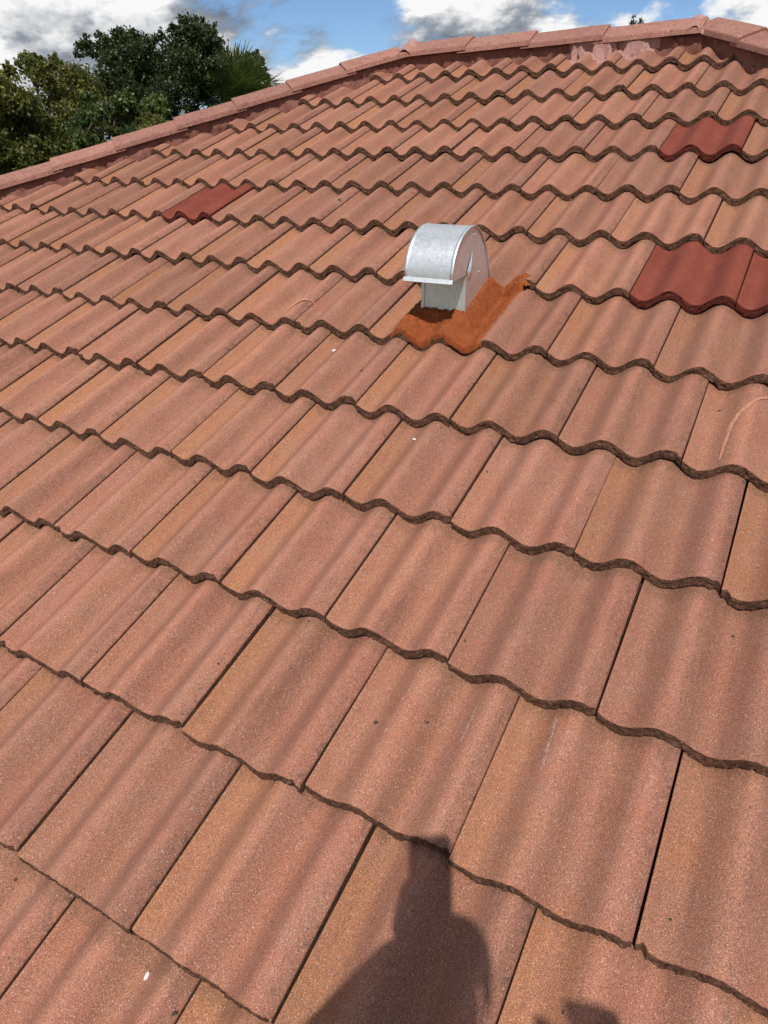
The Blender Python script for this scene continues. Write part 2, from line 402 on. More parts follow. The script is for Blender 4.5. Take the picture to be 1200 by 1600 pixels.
def tile_mesh(name, arr, mats):
    V, F, MI, UV = arr
    me = bpy.data.meshes.new(name); me.from_pydata(V, [], F)
    for mm in mats: me.materials.append(mm)
    me.polygons.foreach_set('material_index', MI); me.polygons.foreach_set('use_smooth', [k == 0 for k in MI])
    uvl = me.uv_layers.new(name='UVMap'); li = np.zeros(len(me.loops), dtype=np.int32); me.loops.foreach_get('vertex_index', li)
    uvl.data.foreach_set('uv', np.array(UV, dtype=np.float32)[li].ravel()); me.update()
    return me
YS = [0, .0018, .006, .015, .04, .08, .13, .19, .26, .32, TE, LEN]
arrs = [tile_arrays(11 + i, 64, YS) for i in range(10)]
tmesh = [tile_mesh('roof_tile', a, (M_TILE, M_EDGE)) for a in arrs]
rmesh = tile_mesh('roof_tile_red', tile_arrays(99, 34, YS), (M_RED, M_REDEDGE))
lowarr = tile_arrays(5, 12, [0, .003, TE / 2, LEN], False)

DV = {0: .0063, 1: -.0056, 2: -.0082, 3: .0012, 4: .0006, 5: .0013, 6: .0041, 7: .0081, 8: .0055, 9: .0086, 10: -.0082, 11: -.0120, 12: -.0135}
DU = {0: .0011, 1: -.0001, 2: -.0034, 3: -.0036, 4: -.0014, 5: .0044, 6: .0016, 7: -.0019, 8: -.0004, 9: -.0013, 10: .0013, 11: .0005, 12: .0021}
def row_v(r): return r * TE + DV.get(r, 0)
def surf(u, v):                                   # nominal height of the tiled surface
    r = max(rr for rr in range(-8, 13) if row_v(rr) <= v)
    x = (u - DU.get(r, 0) - (.5 * TW if r % 2 else 0)) % TW
    y = v - row_v(r)
    return wave(x) - STEP * y / TE + .0018 * max(0, (x - .55 * TW) / (.45 * TW)) ** 2
RED = {(6, 1.0), (6, 2.0), (7, -6.5), (9, .5)}
RED_LABEL = {(6, 1.0): 'smooth new brick-red tile right of the vent', (6, 2.0): 'smooth new brick-red tile cut by the right edge of the photo',
             (7, -6.5): 'smooth new brick-red tile alone on the left', (9, .5): 'smooth new brick-red tile near the top right'}
rows = []
for r in range(-7, 13):
    off = .5 if r % 2 else 0.0
    for k in range(-30, 24):
        j = k + off; u1 = j * TW + DU.get(r, 0); u0 = u1 - TW; v0 = row_v(r)
        if v0 < EAVE_V - .05: continue
        corners = [(u0, v0), (u1, v0), (u0, v0 + TE), (u1, v0 + TE)]
        if max(left_d(*c) for c in corners) < .04 or max(right_d(*c) for c in corners) < .04: continue
        cut = min(min(left_d(*c), right_d(*c)) for c in [(u0, v0 - .01), (u1, v0 - .01), (u0, v0 + LEN), (u1, v0 + LEN)]) < .02
        pj = [project(u, v) for u, v in corners + [((u0 + u1) / 2, v0 + TE / 2)]]
        vis = any(p and -12 < p[0] < 1212 and -12 < p[1] < 1612 for p in pj)
        area = 0
        if vis and all(pj): area = (max(p[0] for p in pj) - min(p[0] for p in pj)) * (max(p[1] for p in pj) - min(p[1] for p in pj))
        rows.append([vis, area if all(pj) else 1e6, r, j, u0, v0, cut])
vis_rows = sorted([t for t in rows if t[0]], key=lambda t: -t[1])
print('tiles in view', len(vis_rows), 'all', len(rows))
indiv = {(t[2], t[3]) for t in vis_rows[:300]}
rnd = random.Random(4)
def clip_mesh(me, co, planes):
    bm = bmesh.new(); bm.from_mesh(me)
    for no, pt in planes:
        bmesh.ops.bisect_plane(bm, geom=bm.verts[:] + bm.edges[:] + bm.faces[:], dist=1e-5, plane_co=(pt[0] - co[0], pt[1] - co[1], 0), plane_no=(-no[0], -no[1], 0), clear_outer=True)
    m2 = bpy.data.meshes.new(me.name); bm.to_mesh(m2); bm.free()
    for mm in me.materials: m2.materials.append(mm)
    return m2
PL = (NN, (NN[0] * (HIP_L + .03), NN[1] * (HIP_L + .03))); NRR = (-NN[0], NN[1]); PR = (NRR, (NRR[0] * (HIP_R + .03), NRR[1] * (HIP_R + .03)))
field = ([], [], [], [])
for vis, area, r, j, u0, v0, cut in sorted(rows, key=lambda t: (t[2], t[3])):
    if (r, j) in indiv:
        red = (r, j) in RED
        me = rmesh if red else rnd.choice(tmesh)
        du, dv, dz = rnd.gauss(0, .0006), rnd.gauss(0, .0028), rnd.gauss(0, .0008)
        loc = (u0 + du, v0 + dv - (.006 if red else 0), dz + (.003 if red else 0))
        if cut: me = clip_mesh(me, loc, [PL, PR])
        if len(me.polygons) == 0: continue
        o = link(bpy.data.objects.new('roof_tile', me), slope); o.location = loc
        o.rotation_euler = (rnd.gauss(0, .003), rnd.gauss(0, .004), rnd.gauss(0, .003))
        if red: o['label'] = RED_LABEL[(r, j)]
    else:
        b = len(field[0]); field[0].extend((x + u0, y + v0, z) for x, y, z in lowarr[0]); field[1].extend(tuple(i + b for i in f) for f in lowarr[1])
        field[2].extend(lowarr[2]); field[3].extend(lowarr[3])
def field_obj(name, field, parent, planes, matrix=None):
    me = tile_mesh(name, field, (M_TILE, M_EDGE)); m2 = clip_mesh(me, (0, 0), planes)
    o = tag(link(bpy.data.objects.new(name, m2), parent), kind='stuff')
    if matrix is not None: o.matrix_local = matrix
    return o
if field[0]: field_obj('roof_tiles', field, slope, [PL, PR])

# the other three slopes, seen only from other viewpoints
RIDGE_W = W3(0, RIDGE_V); HALF = RIDGE_V * CT - EAVE_V * CT
def other_slope(mid, ang, top_half, origin_v=EAVE_V):
    # local u across, v up the slope from the eave; apex line at v = run
    run = (RIDGE_V - EAVE_V); n = int(run / TE) + 1
    Mx = Matrix.Translation(mid) @ Matrix.Rotation(ang, 4, 'Z') @ Matrix.Rotation(TH, 4, 'X')
    f = ([], [], [], [])
    for r in range(n):
        half = top_half + (run - r * TE) * CT
        for k in range(-int(half / TW) - 2, int(half / TW) + 2):
            u0 = (k + (.5 if r % 2 else 0)) * TW
            if abs(u0 + TW / 2) > half + TW: continue
            b = len(f[0]); f[0].extend((x + u0, y + r * TE, z) for x, y, z in lowarr[0]); f[1].extend(tuple(i + b for i in q) for q in lowarr[1]); f[2].extend(lowarr[2]); f[3].extend(lowarr[3])
    base = top_half + run * CT
    deck = mesh_obj('roof_slope', [(-base, 0, -.11), (base, 0, -.11), (top_half, run, -.11), (-top_half, run, -.11)], [(0, 1, 2, 3)], M_DARK, house); deck.matrix_local = Mx
    a = (HV.y, -HV.x); b_ = (-HV.y, -HV.x)
    field_obj('roof_tiles', f, deck, [(a, (-base + .03, 0)), (b_, (base - .03, 0)), ((0, -1), (0, run - .02))])
eave_w = W3(0, EAVE_V); yb = 2 * RIDGE_W.y - eave_w.y
cx = (AL[0] + AR[0]) / 2; rl = (AR[0] - AL[0]) / 2
other_slope(Vector((cx, yb, eave_w.z)), math.pi, rl)
other_slope(Vector((AL[0] - HALF, RIDGE_W.y, eave_w.z)), -math.pi / 2, 0.0)
other_slope(Vector((AR[0] + HALF, RIDGE_W.y, eave_w.z)), math.pi / 2, 0.0)
# walls, soffit and fascia below the eaves
x0, x1, y0_, y1_ = AL[0] - HALF, AR[0] + HALF, eave_w.y, yb
for nm, c, d, mm in (('wall', ((x0 + x1) / 2, y0_ + .6, 1.28), (x1 - x0 - 1.2, .2, 2.56), M_WALL), ('wall', ((x0 + x1) / 2, y1_ - .6, 1.28), (x1 - x0 - 1.2, .2, 2.56), M_WALL),
                     ('wall', (x0 + .6, (y0_ + y1_) / 2, 1.28), (.2, y1_ - y0_ - 1.42, 2.56), M_WALL), ('wall', (x1 - .6, (y0_ + y1_) / 2, 1.28), (.2, y1_ - y0_ - 1.42, 2.56), M_WALL),
                     ('soffit', ((x0 + x1) / 2, (y0_ + y1_) / 2, 2.575), (x1 - x0 - .06, y1_ - y0_ - .06, .03), M_WHITE)):
    b = MB(); b.box(c, d); b.build(nm, mm, house)

# ------------------------------------------------------------------ hip and ridge caps with their mortar
n1 = Vector((0, -ST, CT))
AL3, AR3 = W3(*AL), W3(*AR)
def cap_frame(d, nfar):
    d = d.normalized(); b = (n1 + nfar).normalized(); b = (b - d * b.dot(d)).normalized()
    p1 = n1.cross(d); p1 = p1 - n1 * p1.dot(n1)
    if p1.dot(Vector((0, -1, 0))) < 0 and abs(d.x) > .99: p1 = -p1
    p2 = nfar.cross(d)
    return d, b, p1.normalized(), p2.normalized()
WING = .105
def make_cap(parent, org, d, b, p1, p2, nfar, s0, s1, lift, seed, sag=0.0):
    """one V-shaped slab; s0 is its raised open end, s1 its tucked end"""
    rn = random.Random(seed); t = .024
    hb = (.074 if abs(d.x) > .99 else .077) / b.dot(n1)
    vs = []; nrm = Vector()
    ss = [s0, s0 + (s1 - s0) * .012, s0 + (s1 - s0) * .25, s0 + (s1 - s0) * .5, s0 + (s1 - s0) * .75, s1]
    prof_n = 9
    for i, s in enumerate(ss):
        f = (s - s0) / (s1 - s0); up = lift * (1 - f)
        o = org + d * s + b * (up + rn.uniform(-.0008, .0008))
        wing = WING + .006 * (1 - f)
        edge1 = o + p1 * wing + n1 * .066; edge2 = o + p2 * wing + nfar * .066; apex = o + b * hb
        e = .0025 if i == 0 else 0
        tops = [edge1 - n1 * .004, edge1.lerp(apex, .03), edge1.lerp(apex, .5), edge1.lerp(apex, .93) , apex - b * .0012, edge2.lerp(apex, .93), edge2.lerp(apex, .5), edge2.lerp(apex, .03), edge2 - nfar * .004]
        bots = [q - b * t for q in (edge1, edge1.lerp(apex, .5), apex, edge2.lerp(apex, .5), edge2)]
        vs += [tuple(q - b * (e + .0012 * fbm(q.x * 30, q.y * 30, seed))) for q in tops] + [tuple(q) for q in bots]
    fs = []; n = 14
    ring = list(range(9)) + [13, 12, 11, 10, 9]
    for i in range(len(ss) - 1):
        for k in range(n):
            a, c = ring[k], ring[(k + 1) % n]
            fs.append((i * n + a, i * n + c, (i + 1) * n + c, (i + 1) * n + a))
    fs.append(tuple(ring[::-1])); fs.append(tuple((len(ss) - 1) * n + k for k in ring))
    o = mesh_obj('ridge_cap', vs, fs, M_CAP, parent)
    bm = bmesh.new(); bm.from_mesh(o.data); bmesh.ops.recalc_face_normals(bm, faces=bm.faces); bm.to_mesh(o.data); bm.free()
    return o
def mortar_bed(name, org, d, b, p1, nfar, p2, s0, s1, seed, parent):
    vs = []; fs = []; n = int(abs(s1 - s0) / .010)
    for i in range(n + 1):
        s = s0 + (s1 - s0) * i / n; o = org + d * s
        q = lambda k, a: a * fbm(s * 9 + k * 3, seed, k) + a * .55 * fbm(s * 38, seed, k * 5)
        prof = [(0.0, .050), (.070, .049), (.086 + q(1, .008), .045), (.091 + q(2, .014), .032 + q(6, .006)), (.097 + q(3, .018), .010 + q(7, .006)), (.106 + q(4, .024), -.012 + q(8, .004)), (.112 + q(5, .024), -.070)]
        row = [o + p1 * a + n1 * h for a, h in prof]
        far = [o + p2 * a + nfar * h for a, h in [(.082, .045), (.106, .03), (.136, -.012), (.15, -.06)]]
        vs += [tuple(x) for x in far[::-1] + row]
    m_ = 11
    for i in range(n):
        for k in range(m_ - 1): fs.append((i * m_ + k, i * m_ + k + 1, (i + 1) * m_ + k + 1, (i + 1) * m_ + k))
    o = mesh_obj(name, vs, fs, M_MORT, parent, smooth=True); return o
# left hip: from the eave corner to the ridge end
EL3 = W3(*EL); dl = (AL3 - EL3); LL = dl.length; dl.normalize()
nl = Vector((-ST, 0, CT)); nb = Vector((0, ST, CT)); nr_ = Vector((ST, 0, CT))
def frame(d, nfar, inner):
    b = (n1 + nfar).normalized(); p1 = n1.cross(d); p1 = p1 if p1.dot(inner) > 0 else -p1
    p2 = nfar.cross(d); p2 = p2 if p2.dot(inner) < 0 else -p2
    return b, p1.normalized(), p2.normalized()
bl, pl1, pl2 = frame(dl, nl, Vector((1, -1, 0)))
hipm = mortar_bed('hip_mortar', EL3, dl, bl, pl1, nl, pl2, 0, LL, 3.3, house)
s = LL - .05 - .055; i = 0
lens = [.315, .345, .342, .36, .372, .372, .366]
ends = []
while s > .1:
    L = lens[i] if i < len(lens) else .36
    make_cap(hipm, EL3, dl, bl, pl1, pl2, nl, max(s - L, 0.0), s + .055, .015, 20 + i); s -= L; i += 1
# ridge, open ends to the right
dr = Vector((1, 0, 0)); br, pr1, pr2 = frame(dr, nb, Vector((0, -1, 0)))
ridgem = mortar_bed('ridge_mortar', AL3, dr, br, pr1, nb, pr2, -.02, AR3.x - AL3.x + .02, 8.1, house)
us = [-1.915, -1.50, -1.12, -.72, -.235]
for i in range(4):
    make_cap(ridgem, AL3, dr, br, pr1, pr2, nb, us[i + 1] - AL3.x, us[i] - AL3.x - (.05 if i else 0), .016, 60 + i)
# right hip, from the ridge end down
ER3 = W3(*ER); dh = (ER3 - AR3); LR = dh.length; dh.normalize()
bh, ph1, ph2 = frame(dh, nr_, Vector((-1, -1, 0)))
hipr = mortar_bed('hip_mortar', AR3, dh, bh, ph1, nr_, ph2, 0, LR, 5.7, house)
s = -.045; i = 0
while s < LR - .4:
    make_cap(hipr, AR3, dh, bh, ph1, ph2, nr_, s + .36 + (.025 if i else 0), s - (.05 if i else 0), .018, 80 + i); s += .355; i += 1
# the two far hips of the back of the house (hidden from here)
for P0, dd, nA, nB, inn in ((AL3, Vector((-1, 1, -ST / CT)), nl, nb, 0), (AR3, Vector((1, 1, -ST / CT)), nr_, nb, 0)):
    dd.normalize(); b_ = (nA + nB).normalized(); pa = nA.cross(dd); pb = nB.cross(dd)
    pa = pa if pa.dot(nB) < 0 else -pa; pb = pb if pb.dot(nA) < 0 else -pb
    mb = MB(); L = LL
    vs = []
    for s in (0.0, L):
        o = P0 + dd * s; vs += [o + pa * .12 - nA * .03, o + pa * .11 + nA * .030, o + b_ * .045, o + pb * .11 + nB * .030, o + pb * .12 - nB * .03]
    mb.add(vs, [(k, k + 1, k + 6, k + 5) for k in range(4)]); mb.build('hip_mortar', M_CAP, house)
# lumps of pale mortar sealing the places where ridge and hips meet
def lump(name, pts, radii, seed, mat, parent, label=None):
    bm = bmesh.new()
    for (p, rr) in zip(pts, radii):
        q = bmesh.ops.create_icosphere(bm, subdivisions=4, radius=1.0)['verts']
        for v in q:
            k = 1 + .55 * fbm(v.co.x * 1.6 + seed, v.co.y * 1.6, v.co.z * 1.6 + p[0] * 9) + .12 * fbm(v.co.x * 7, v.co.y * 7 + seed, v.co.z * 7)
            c = v.co * k; v.co = Vector(p) + Vector((c.x * rr[0], c.y * rr[1], c.z * rr[2]))
    me = bpy.data.meshes.new(name); bm.to_mesh(me); bm.free(); me.materials.append(mat)
    me.polygons.foreach_set('use_smooth', [True] * len(me.polygons))
    o = link(bpy.data.objects.new(name, me), parent)
    if label: o['label'] = label
    return o
def SP(u, v, n): return tuple(W3(u, v, n))
def smear(name, org, d, p1, s0, s1, seed, parent, label, reach=.055):
    """a trowelled skin of pale mortar over the bed, its lower edge running out raggedly over the tiles"""
    vs = []; fs = []; n = int((s1 - s0) / .006); m_ = 15
    for i in range(n + 1):
        s = s0 + (s1 - s0) * i / n; o = org + d * s; f = min(1, i / 5, (n - i) / 5)
        rch = .100 + (reach * max(.1, .75 + .8 * fbm(s * 11, seed, 1) + .25 * fbm(s * 40, seed, 4))) * f
        for k in range(m_):
            t = k / (m_ - 1); a = .074 + (rch - .074) * t
            u_ = (SLOPE.inverted() @ (o + p1 * a)); sf = surf(u_.x, min(u_.y, 4.4))
            top_ = .062 - .03 * t if t < .3 else .053 - .075 * (t - .3) / .7
            h = max(sf + .006 * (1 - t) * f + .001, top_ if t < .45 else -9) + .006 * fbm(s * 30, a * 30, seed) + .003 * fbm(s * 90, a * 90, seed)
            if k == m_ - 1: h = sf - .006
            vs.append(tuple(o + p1 * (a + .006) + n1 * h))
    for i in range(n):
        for k in range(m_ - 1): fs.append((i * m_ + k, i * m_ + k + 1, (i + 1) * m_ + k + 1, (i + 1) * m_ + k))
    o = mesh_obj(name, vs, fs, M_PINK, parent, True); o['label'] = label; return o
def seam(name, org, d, b, p1, p2, nfar, s, wd, seed, label):
    """a rope of pale mortar laid across two caps where they meet"""
    hb = (.074 if abs(d.x) > .99 else .077) / b.dot(n1); vs = []; fs = []; n = 40; m_ = 9
    for i in range(n + 1):
        t = i / n; 
        for k in range(m_):
            c = (k / (m_ - 1) - .5) * 2; off = wd * c * (1 + .5 * fbm(t * 9, seed, 2)) + .012 * fbm(t * 7, seed, 8)
            o = org + d * (s + off); e1 = o + p1 * (WING + .008) + n1 * .064; e2 = o + p2 * (WING + .008) + nfar * .064; ap = o + b * hb
            q = e1.lerp(ap, t * 2) if t < .5 else ap.lerp(e2, t * 2 - 1)
            vs.append(tuple(q + b * ((1 - c * c) * (.024 + .014 * fbm(t * 15, c * 2, seed)) - .012 * c * c + .003 * fbm(t * 40, c * 6, seed))))
    for i in range(n):
        for k in range(m_ - 1): fs.append((i * m_ + k, i * m_ + k + 1, (i + 1) * m_ + k + 1, (i + 1) * m_ + k))
    o = mesh_obj(name, vs, fs, M_PINK, house, True); o['label'] = label; return o
smear('mortar_smear', AL3, dr, pr1, -.90 - AL3.x, -.43 - AL3.x, 2.2, house, 'pale pink mortar smeared over the ridge tiles')
seam('mortar_seam', AL3, dr, br, pr1, pr2, nb, -.275 - AL3.x, .048, 4.1, 'pale mortar seam between ridge and right hip')
seam('mortar_seam', AL3, dr, br, pr1, pr2, nb, -1.895 - AL3.x, .040, 7.7, 'pale mortar seam between left hip and ridge')

# ------------------------------------------------------------------ fresh mortar patch round the vent
UL, UR = -.668, -.345; V0 = row_v(5) - .007; V1 = 2.135
def patch_mask(u, v):
    nz = .012 * fbm(u * 30, v * 30, 1.7) + .005 * fbm(u * 110, v * 110, 4)
    right = -.357 + .012 * (v - V0) / .3 + (.018 if v > 2.06 else 0)
    left = -.668 + (.0 if v < 1.95 else (v - 1.95) * .9)
    top = 2.10 + (.035 if u > -.40 else 0) + .02 * math.sin(u * 60)
    return min(u - left, right - u, (top - v)) + nz
gu, gv = 130, 180; vs = []; idx = {}; fs = []
for jv in range(gv):
    v = V0 + (V1 - V0 + .02) * jv / (gv - 1)
    for iu in range(gu):
        u = UL - .02 + (UR - UL + .05) * iu / (gu - 1)
        mk = patch_mask(u, v)
        k = max(0, min(1, (mk + .004) / .022))
        vq = max(v, row_v(5) + .001)
        base = max(surf(u, vq), surf(u, vq + .028) - .004 if v > 2.03 else -9, surf(u, max(vq - .028, row_v(5) + .001)) - .02 if v > 2.088 else -9)
        lumpy = .0040 * fbm(u * 45, v * 45, 9) + .0046 * fbm(u * 130, v * 130, 2) + .0040 * fbm(u * 300, v * 300, 5)
        dv = max(0, 1 - max(max(-.61 - u, u + .455), max(1.85 - v, v - 2.07), 0) / .05)
        base += (max(base, .006) - base) * max(0, min(1, dv * 1.6 - .35))
        h = base + k * (.0085 + lumpy + .012 * dv) - (1 - k) * .006
        if jv == 0: h = base - .016 - .010 * max(0, fbm(u * 25, 3, 3)) if mk > 0 else base - .02
        elif jv == 1: h -= .004
        idx[(iu, jv)] = len(vs); vs.append((u, v + .002 * fbm(u * 50, v * 50, 6), h))
for jv in range(gv - 1):
    for iu in range(gu - 1):
        q = [idx[(iu, jv)], idx[(iu + 1, jv)], idx[(iu + 1, jv + 1)], idx[(iu, jv + 1)]]
        c = [vs[i] for i in q]
        if max(patch_mask(a[0], a[1]) for a in c) > -.004: fs.append(q)
patch = mesh_obj('mortar_patch', vs, fs, M_PATCH, slope, smooth=True)
patch['label'] = 'rough fresh orange-red mortar patch bedding the metal vent'

# ------------------------------------------------------------------ galvanised gooseneck vent (plumb, world-aligned)
vb = W3(-.4549, 1.850, .012)
vent = tag(empty('roof_vent', tuple(W3(-.533, 1.95, 0))), 'small galvanised metal gooseneck vent with curved hood, set in orange mortar', 'roof vent')
vo = Vector(vent.location); vrel = vb - vo
VWD = .158
hood_prof = [(-.112, .124), (-.1125, .150), (-.104, .181), (-.090, .206), (-.072, .227), (-.049, .245), (-.024, .257), (.008, .266), (.039, .268), (.070, .259), (.098, .242), (.118, .224), (.136, .203), (.150, .182), (.163, .160)]
back = (.205, .060); backbase = (.222, .010)
def vp(x, y, z): return (vrel.x + x, vrel.y + y, vrel.z + z)
def sheet(name, strip, xa, xb, parent, thick=.0012, smooth=True):
    """a bent sheet of metal following strip (y, z) from xa to xb, with thickness"""
    vs = []; fs = []; n = len(strip); c = Vector((.03, .10))
    nor = []
    for i in range(n):
        a = Vector(strip[max(i - 1, 0)]); b = Vector(strip[min(i + 1, n - 1)]); t = (b - a).normalized(); nor.append(Vector((-t.y, t.x)))
    for s in (0, thick):
        for i in range(n):
            q = Vector(strip[i]) + nor[i] * s
            vs += [vp(xa, q.x, q.y), vp(xb, q.x, q.y)]
    for i in range(n - 1):
        a = 2 * i; fs.append((a, a + 1, a + 3, a + 2)); b = 2 * n + 2 * i; fs.append((b, b + 2, b + 3, b + 1))
        fs.append((a, a + 2, b + 2, b)); fs.append((a + 1, b + 1, b + 3, a + 3))
    fs.append((0, 2 * n, 2 * n + 1, 1)); e = 2 * n - 2; fs.append((e, e + 1, 2 * n + e + 1, 2 * n + e))
    return mesh_obj(name, vs, fs, M_METAL, parent, smooth)
hood = sheet('hood', hood_prof + [(.180, .122), back, backbase], -VWD, 0.0, vent)
for o_ in [hood]:
    md = o_.modifiers.new('es', 'EDGE_SPLIT'); md.split_angle = rad(40)
# raised seam bands along both edges of the hood, turned lip at its mouth
for a, b in ((-VWD - .004, -VWD + .007), (-.007, .004)):
    sm = sheet('seam', [(y, z) for y, z in hood_prof] + [(.180, .122), back], a, b, hood, .0026)
lipm = MB(); lipm.add([vp(-VWD - .006, -.1145, .128), vp(.004, -.1145, .128), vp(.004, -.121, .116), vp(-VWD - .006, -.121, .116),
                      vp(-VWD - .006, -.1115, .127), vp(.004, -.1115, .127), vp(.004, -.1185, .1145), vp(-VWD - .006, -.1185, .1145)],
                     [(0, 1, 2, 3), (7, 6, 5, 4), (0, 4, 5, 1), (3, 2, 6, 7), (0, 3, 7, 4), (1, 5, 6, 2)])
lipm.build('lip', M_METAL, hood)
def side_panel(x, out):
    prof = [(0.0, -.05), (0.0, .128), (-.105, .121)] + hood_prof[1:] + [(.180, .122), back, (.225, .0), (.225, -.02)]
    vs = [vp(x, y, z) for y, z in prof] + [vp(x + out * .0012, y, z) for y, z in prof]; n = len(prof)
    fs = [tuple(range(n)), tuple(range(2 * n - 1, n - 1, -1))] + [(i, (i + 1) % n, n + (i + 1) % n, n + i) for i in range(n)]
    return mesh_obj('side_panel', vs, fs, M_METAL, vent)
spr = side_panel(-.002, -1); spl = side_panel(-VWD + .002, 1)
fm = MB(); fm.box(vp(-VWD / 2, .0015, .045), (VWD - .004, .0015, .19)); front = fm.build('front_panel', M_METAL, vent)
fb = MB(); fb.box(vp(-.006, -.0015, .035), (.010, .004, .175)); fb.build('seam', M_METAL, front)
fb = MB(); fb.box(vp(-VWD + .006, -.0015, .035), (.010, .004, .175)); fb.build('seam', M_METAL, front)
# the torn, folded corner where the hood meets the neck
tm = MB(); tm.add([vp(.0005, .034, .198), vp(.0005, .046, .152), vp(.0005, .006, .116), vp(.0005, .0, .138), vp(.005, .020, .163), vp(.0075, .012, .138)],
                  [(0, 4, 1), (1, 4, 5), (1, 5, 2), (2, 5, 3), (3, 5, 4), (3, 4, 0)])
tm.build('torn_flap', M_METAL, spr)
def rivet(y, z):
    bm = bmesh.new(); bmesh.ops.create_icosphere(bm, subdivisions=2, radius=.0035)
    for v in bm.verts: v.co = Vector(vp(0, y, z)) + Vector((v.co.x * .5, v.co.y, v.co.z))
    me = bpy.data.meshes.new('rivet'); bm.to_mesh(me); bm.free(); me.materials.append(M_METAL); link(bpy.data.objects.new('rivet', me), spr)
rivet(.052, .243); rivet(.10, .125)

# ------------------------------------------------------------------ small things lying on the tiles
M_STONE = simple('white_stone', (0.72, 0.68, 0.63), .6, .12, 200)
M_BARK = simple('dry_leaf', (0.055, 0.035, 0.025), .9, .3, 200)
M_CHIPR = simple('orange_chip', (0.48, 0.20, 0.13), .9, .2, 200)
M_SCRAPE = mortar_material('scraped_orange', (0.68, 0.31, 0.20), (0.74, 0.36, 0.24), (0.74, 0.44, 0.33), (0.40, 0.15, 0.09), .3, 3)
def chip(name, label, cat, u, v, sx, sy, sz, rot, mat, seed, group=None):
    rn = random.Random(seed); bm = bmesh.new()
    bmesh.ops.create_icosphere(bm, subdivisions=1, radius=.5)
    for vv in bm.verts: vv.co = Vector((vv.co.x * sx * rn.uniform(.6, 1.25), vv.co.y * sy * rn.uniform(.6, 1.25), vv.co.z * sz * rn.uniform(.7, 1.2)))
    me = bpy.data.meshes.new(name); bm.to_mesh(me); bm.free(); me.materials.append(mat)
    o = link(bpy.data.objects.new(name, me))
    o.matrix_world = Matrix.Translation(W3(u, v, surf(u, v) + sz * .32)) @ SLOPE.to_3x3().to_4x4() @ Matrix.Rotation(rot, 4, 'Z')
    return tag(o, label, cat, group)
chip('stone_chip', 'white angular stone chip on the lowest tile at the left', 'stone', -.251, -.034, .011, .017, .008, .3, M_STONE, 1)
chip('stone_chip', 'small white chip at the upper edge of a tile below the vent', 'stone', -.386, 1.312, .016, .008, .006, 0, M_STONE, 2)
chip('stone_chip', 'pale sliver lying on an ochre tile to the left below the vent', 'stone', -.864, 1.661, .022, .010, .005, .6, M_STONE, 3)
def pxs(x, y):
    d = R.T @ np.array([(x - 600) / FPX, (y - 800) / FPX, 1]); t = (0 - CPL[2]) / d[2]; q = CPL + t * d; return q[0], q[1]
for k, (x, y, l, a, b, rt, lab) in enumerate([
        (1128, 621, .014, .006, .004, .9, 'dark leaf fragment near the orange scrape at the right'),
        (823, 658, .007, .006, .004, 0, 'dark crumb on the tile below and right of the vent'),
        (660, 852, .010, .006, .004, .4, 'dark crumb in the middle of the roof, on a pinkish tile'),
        (583, 1117, .012, .010, .004, .4, 'dark crumb on the tile above the shadow, left of centre'),
        (265, 1580, .012, .009, .004, .7, 'dark crumb at the bottom left, right of the white stone chip'),
        (1050, 1429, .010, .004, .003, .2, 'dark crumb on the tile at the lower right'),
        (564, 573, .014, .012, .006, .2, 'brown crumb on the ochre tile left of the mortar patch'),
        (530, 311, .018, .012, .008, .2, 'dark crumb on a tile above and left of the vent')]):
    u, v = pxs(x, y); chip('leaf_fragment', lab, 'debris', u, v, l, a, b, rt, M_BARK, 30 + k, 'dark crumbs scattered on the tiles')
def scrape(label, pts, wd):
    vs = []; fs = []; P = []
    for i in range(len(pts) - 1):
        for t in np.linspace(0, 1, 14)[:-1 if i < len(pts) - 2 else None]:
            a, b = pts[i], pts[i + 1]; P.append((a[0] + (b[0] - a[0]) * t, a[1] + (b[1] - a[1]) * t))
    for i, (u, v) in enumerate(P):
        a = P[max(i - 1, 0)]; b = P[min(i + 1, len(P) - 1)]; d = Vector((b[0] - a[0], b[1] - a[1])).normalized(); nn = Vector((-d.y, d.x))
        f = i / (len(P) - 1); w_ = wd * (.35 + .65 * math.sin(math.pi * min(1, f * .9 + .1))) * (1 + .7 * fbm(i * .6, 1, 2))
        for sg in (-1, 0, 1):
            uu, vv = u + nn.x * w_ * sg, v + nn.y * w_ * sg; vs.append((uu, vv, surf(uu, vv) + (.0050 if sg == 0 else .0020)))
    for i in range(len(P) - 1):
        for k in (0, 1): fs.append((3 * i + k, 3 * i + k + 1, 3 * i + 4 + k, 3 * i + 3 + k))
    o = mesh_obj('scrape_mark', vs, fs, M_SCRAPE, slope, True); o['label'] = label
scrape('curved orange scrape on a tile at the right edge', [(.452, 1.690), (.425, 1.655), (.395, 1.600), (.386, 1.560), (.384, 1.480), (.383, 1.410)], .0052)
scrape('short orange scrape left of the vent', [(-1.122, 1.762), (-1.118, 1.80), (-1.098, 1.848), (-1.070, 1.870), (-1.055, 1.868)], .0045)

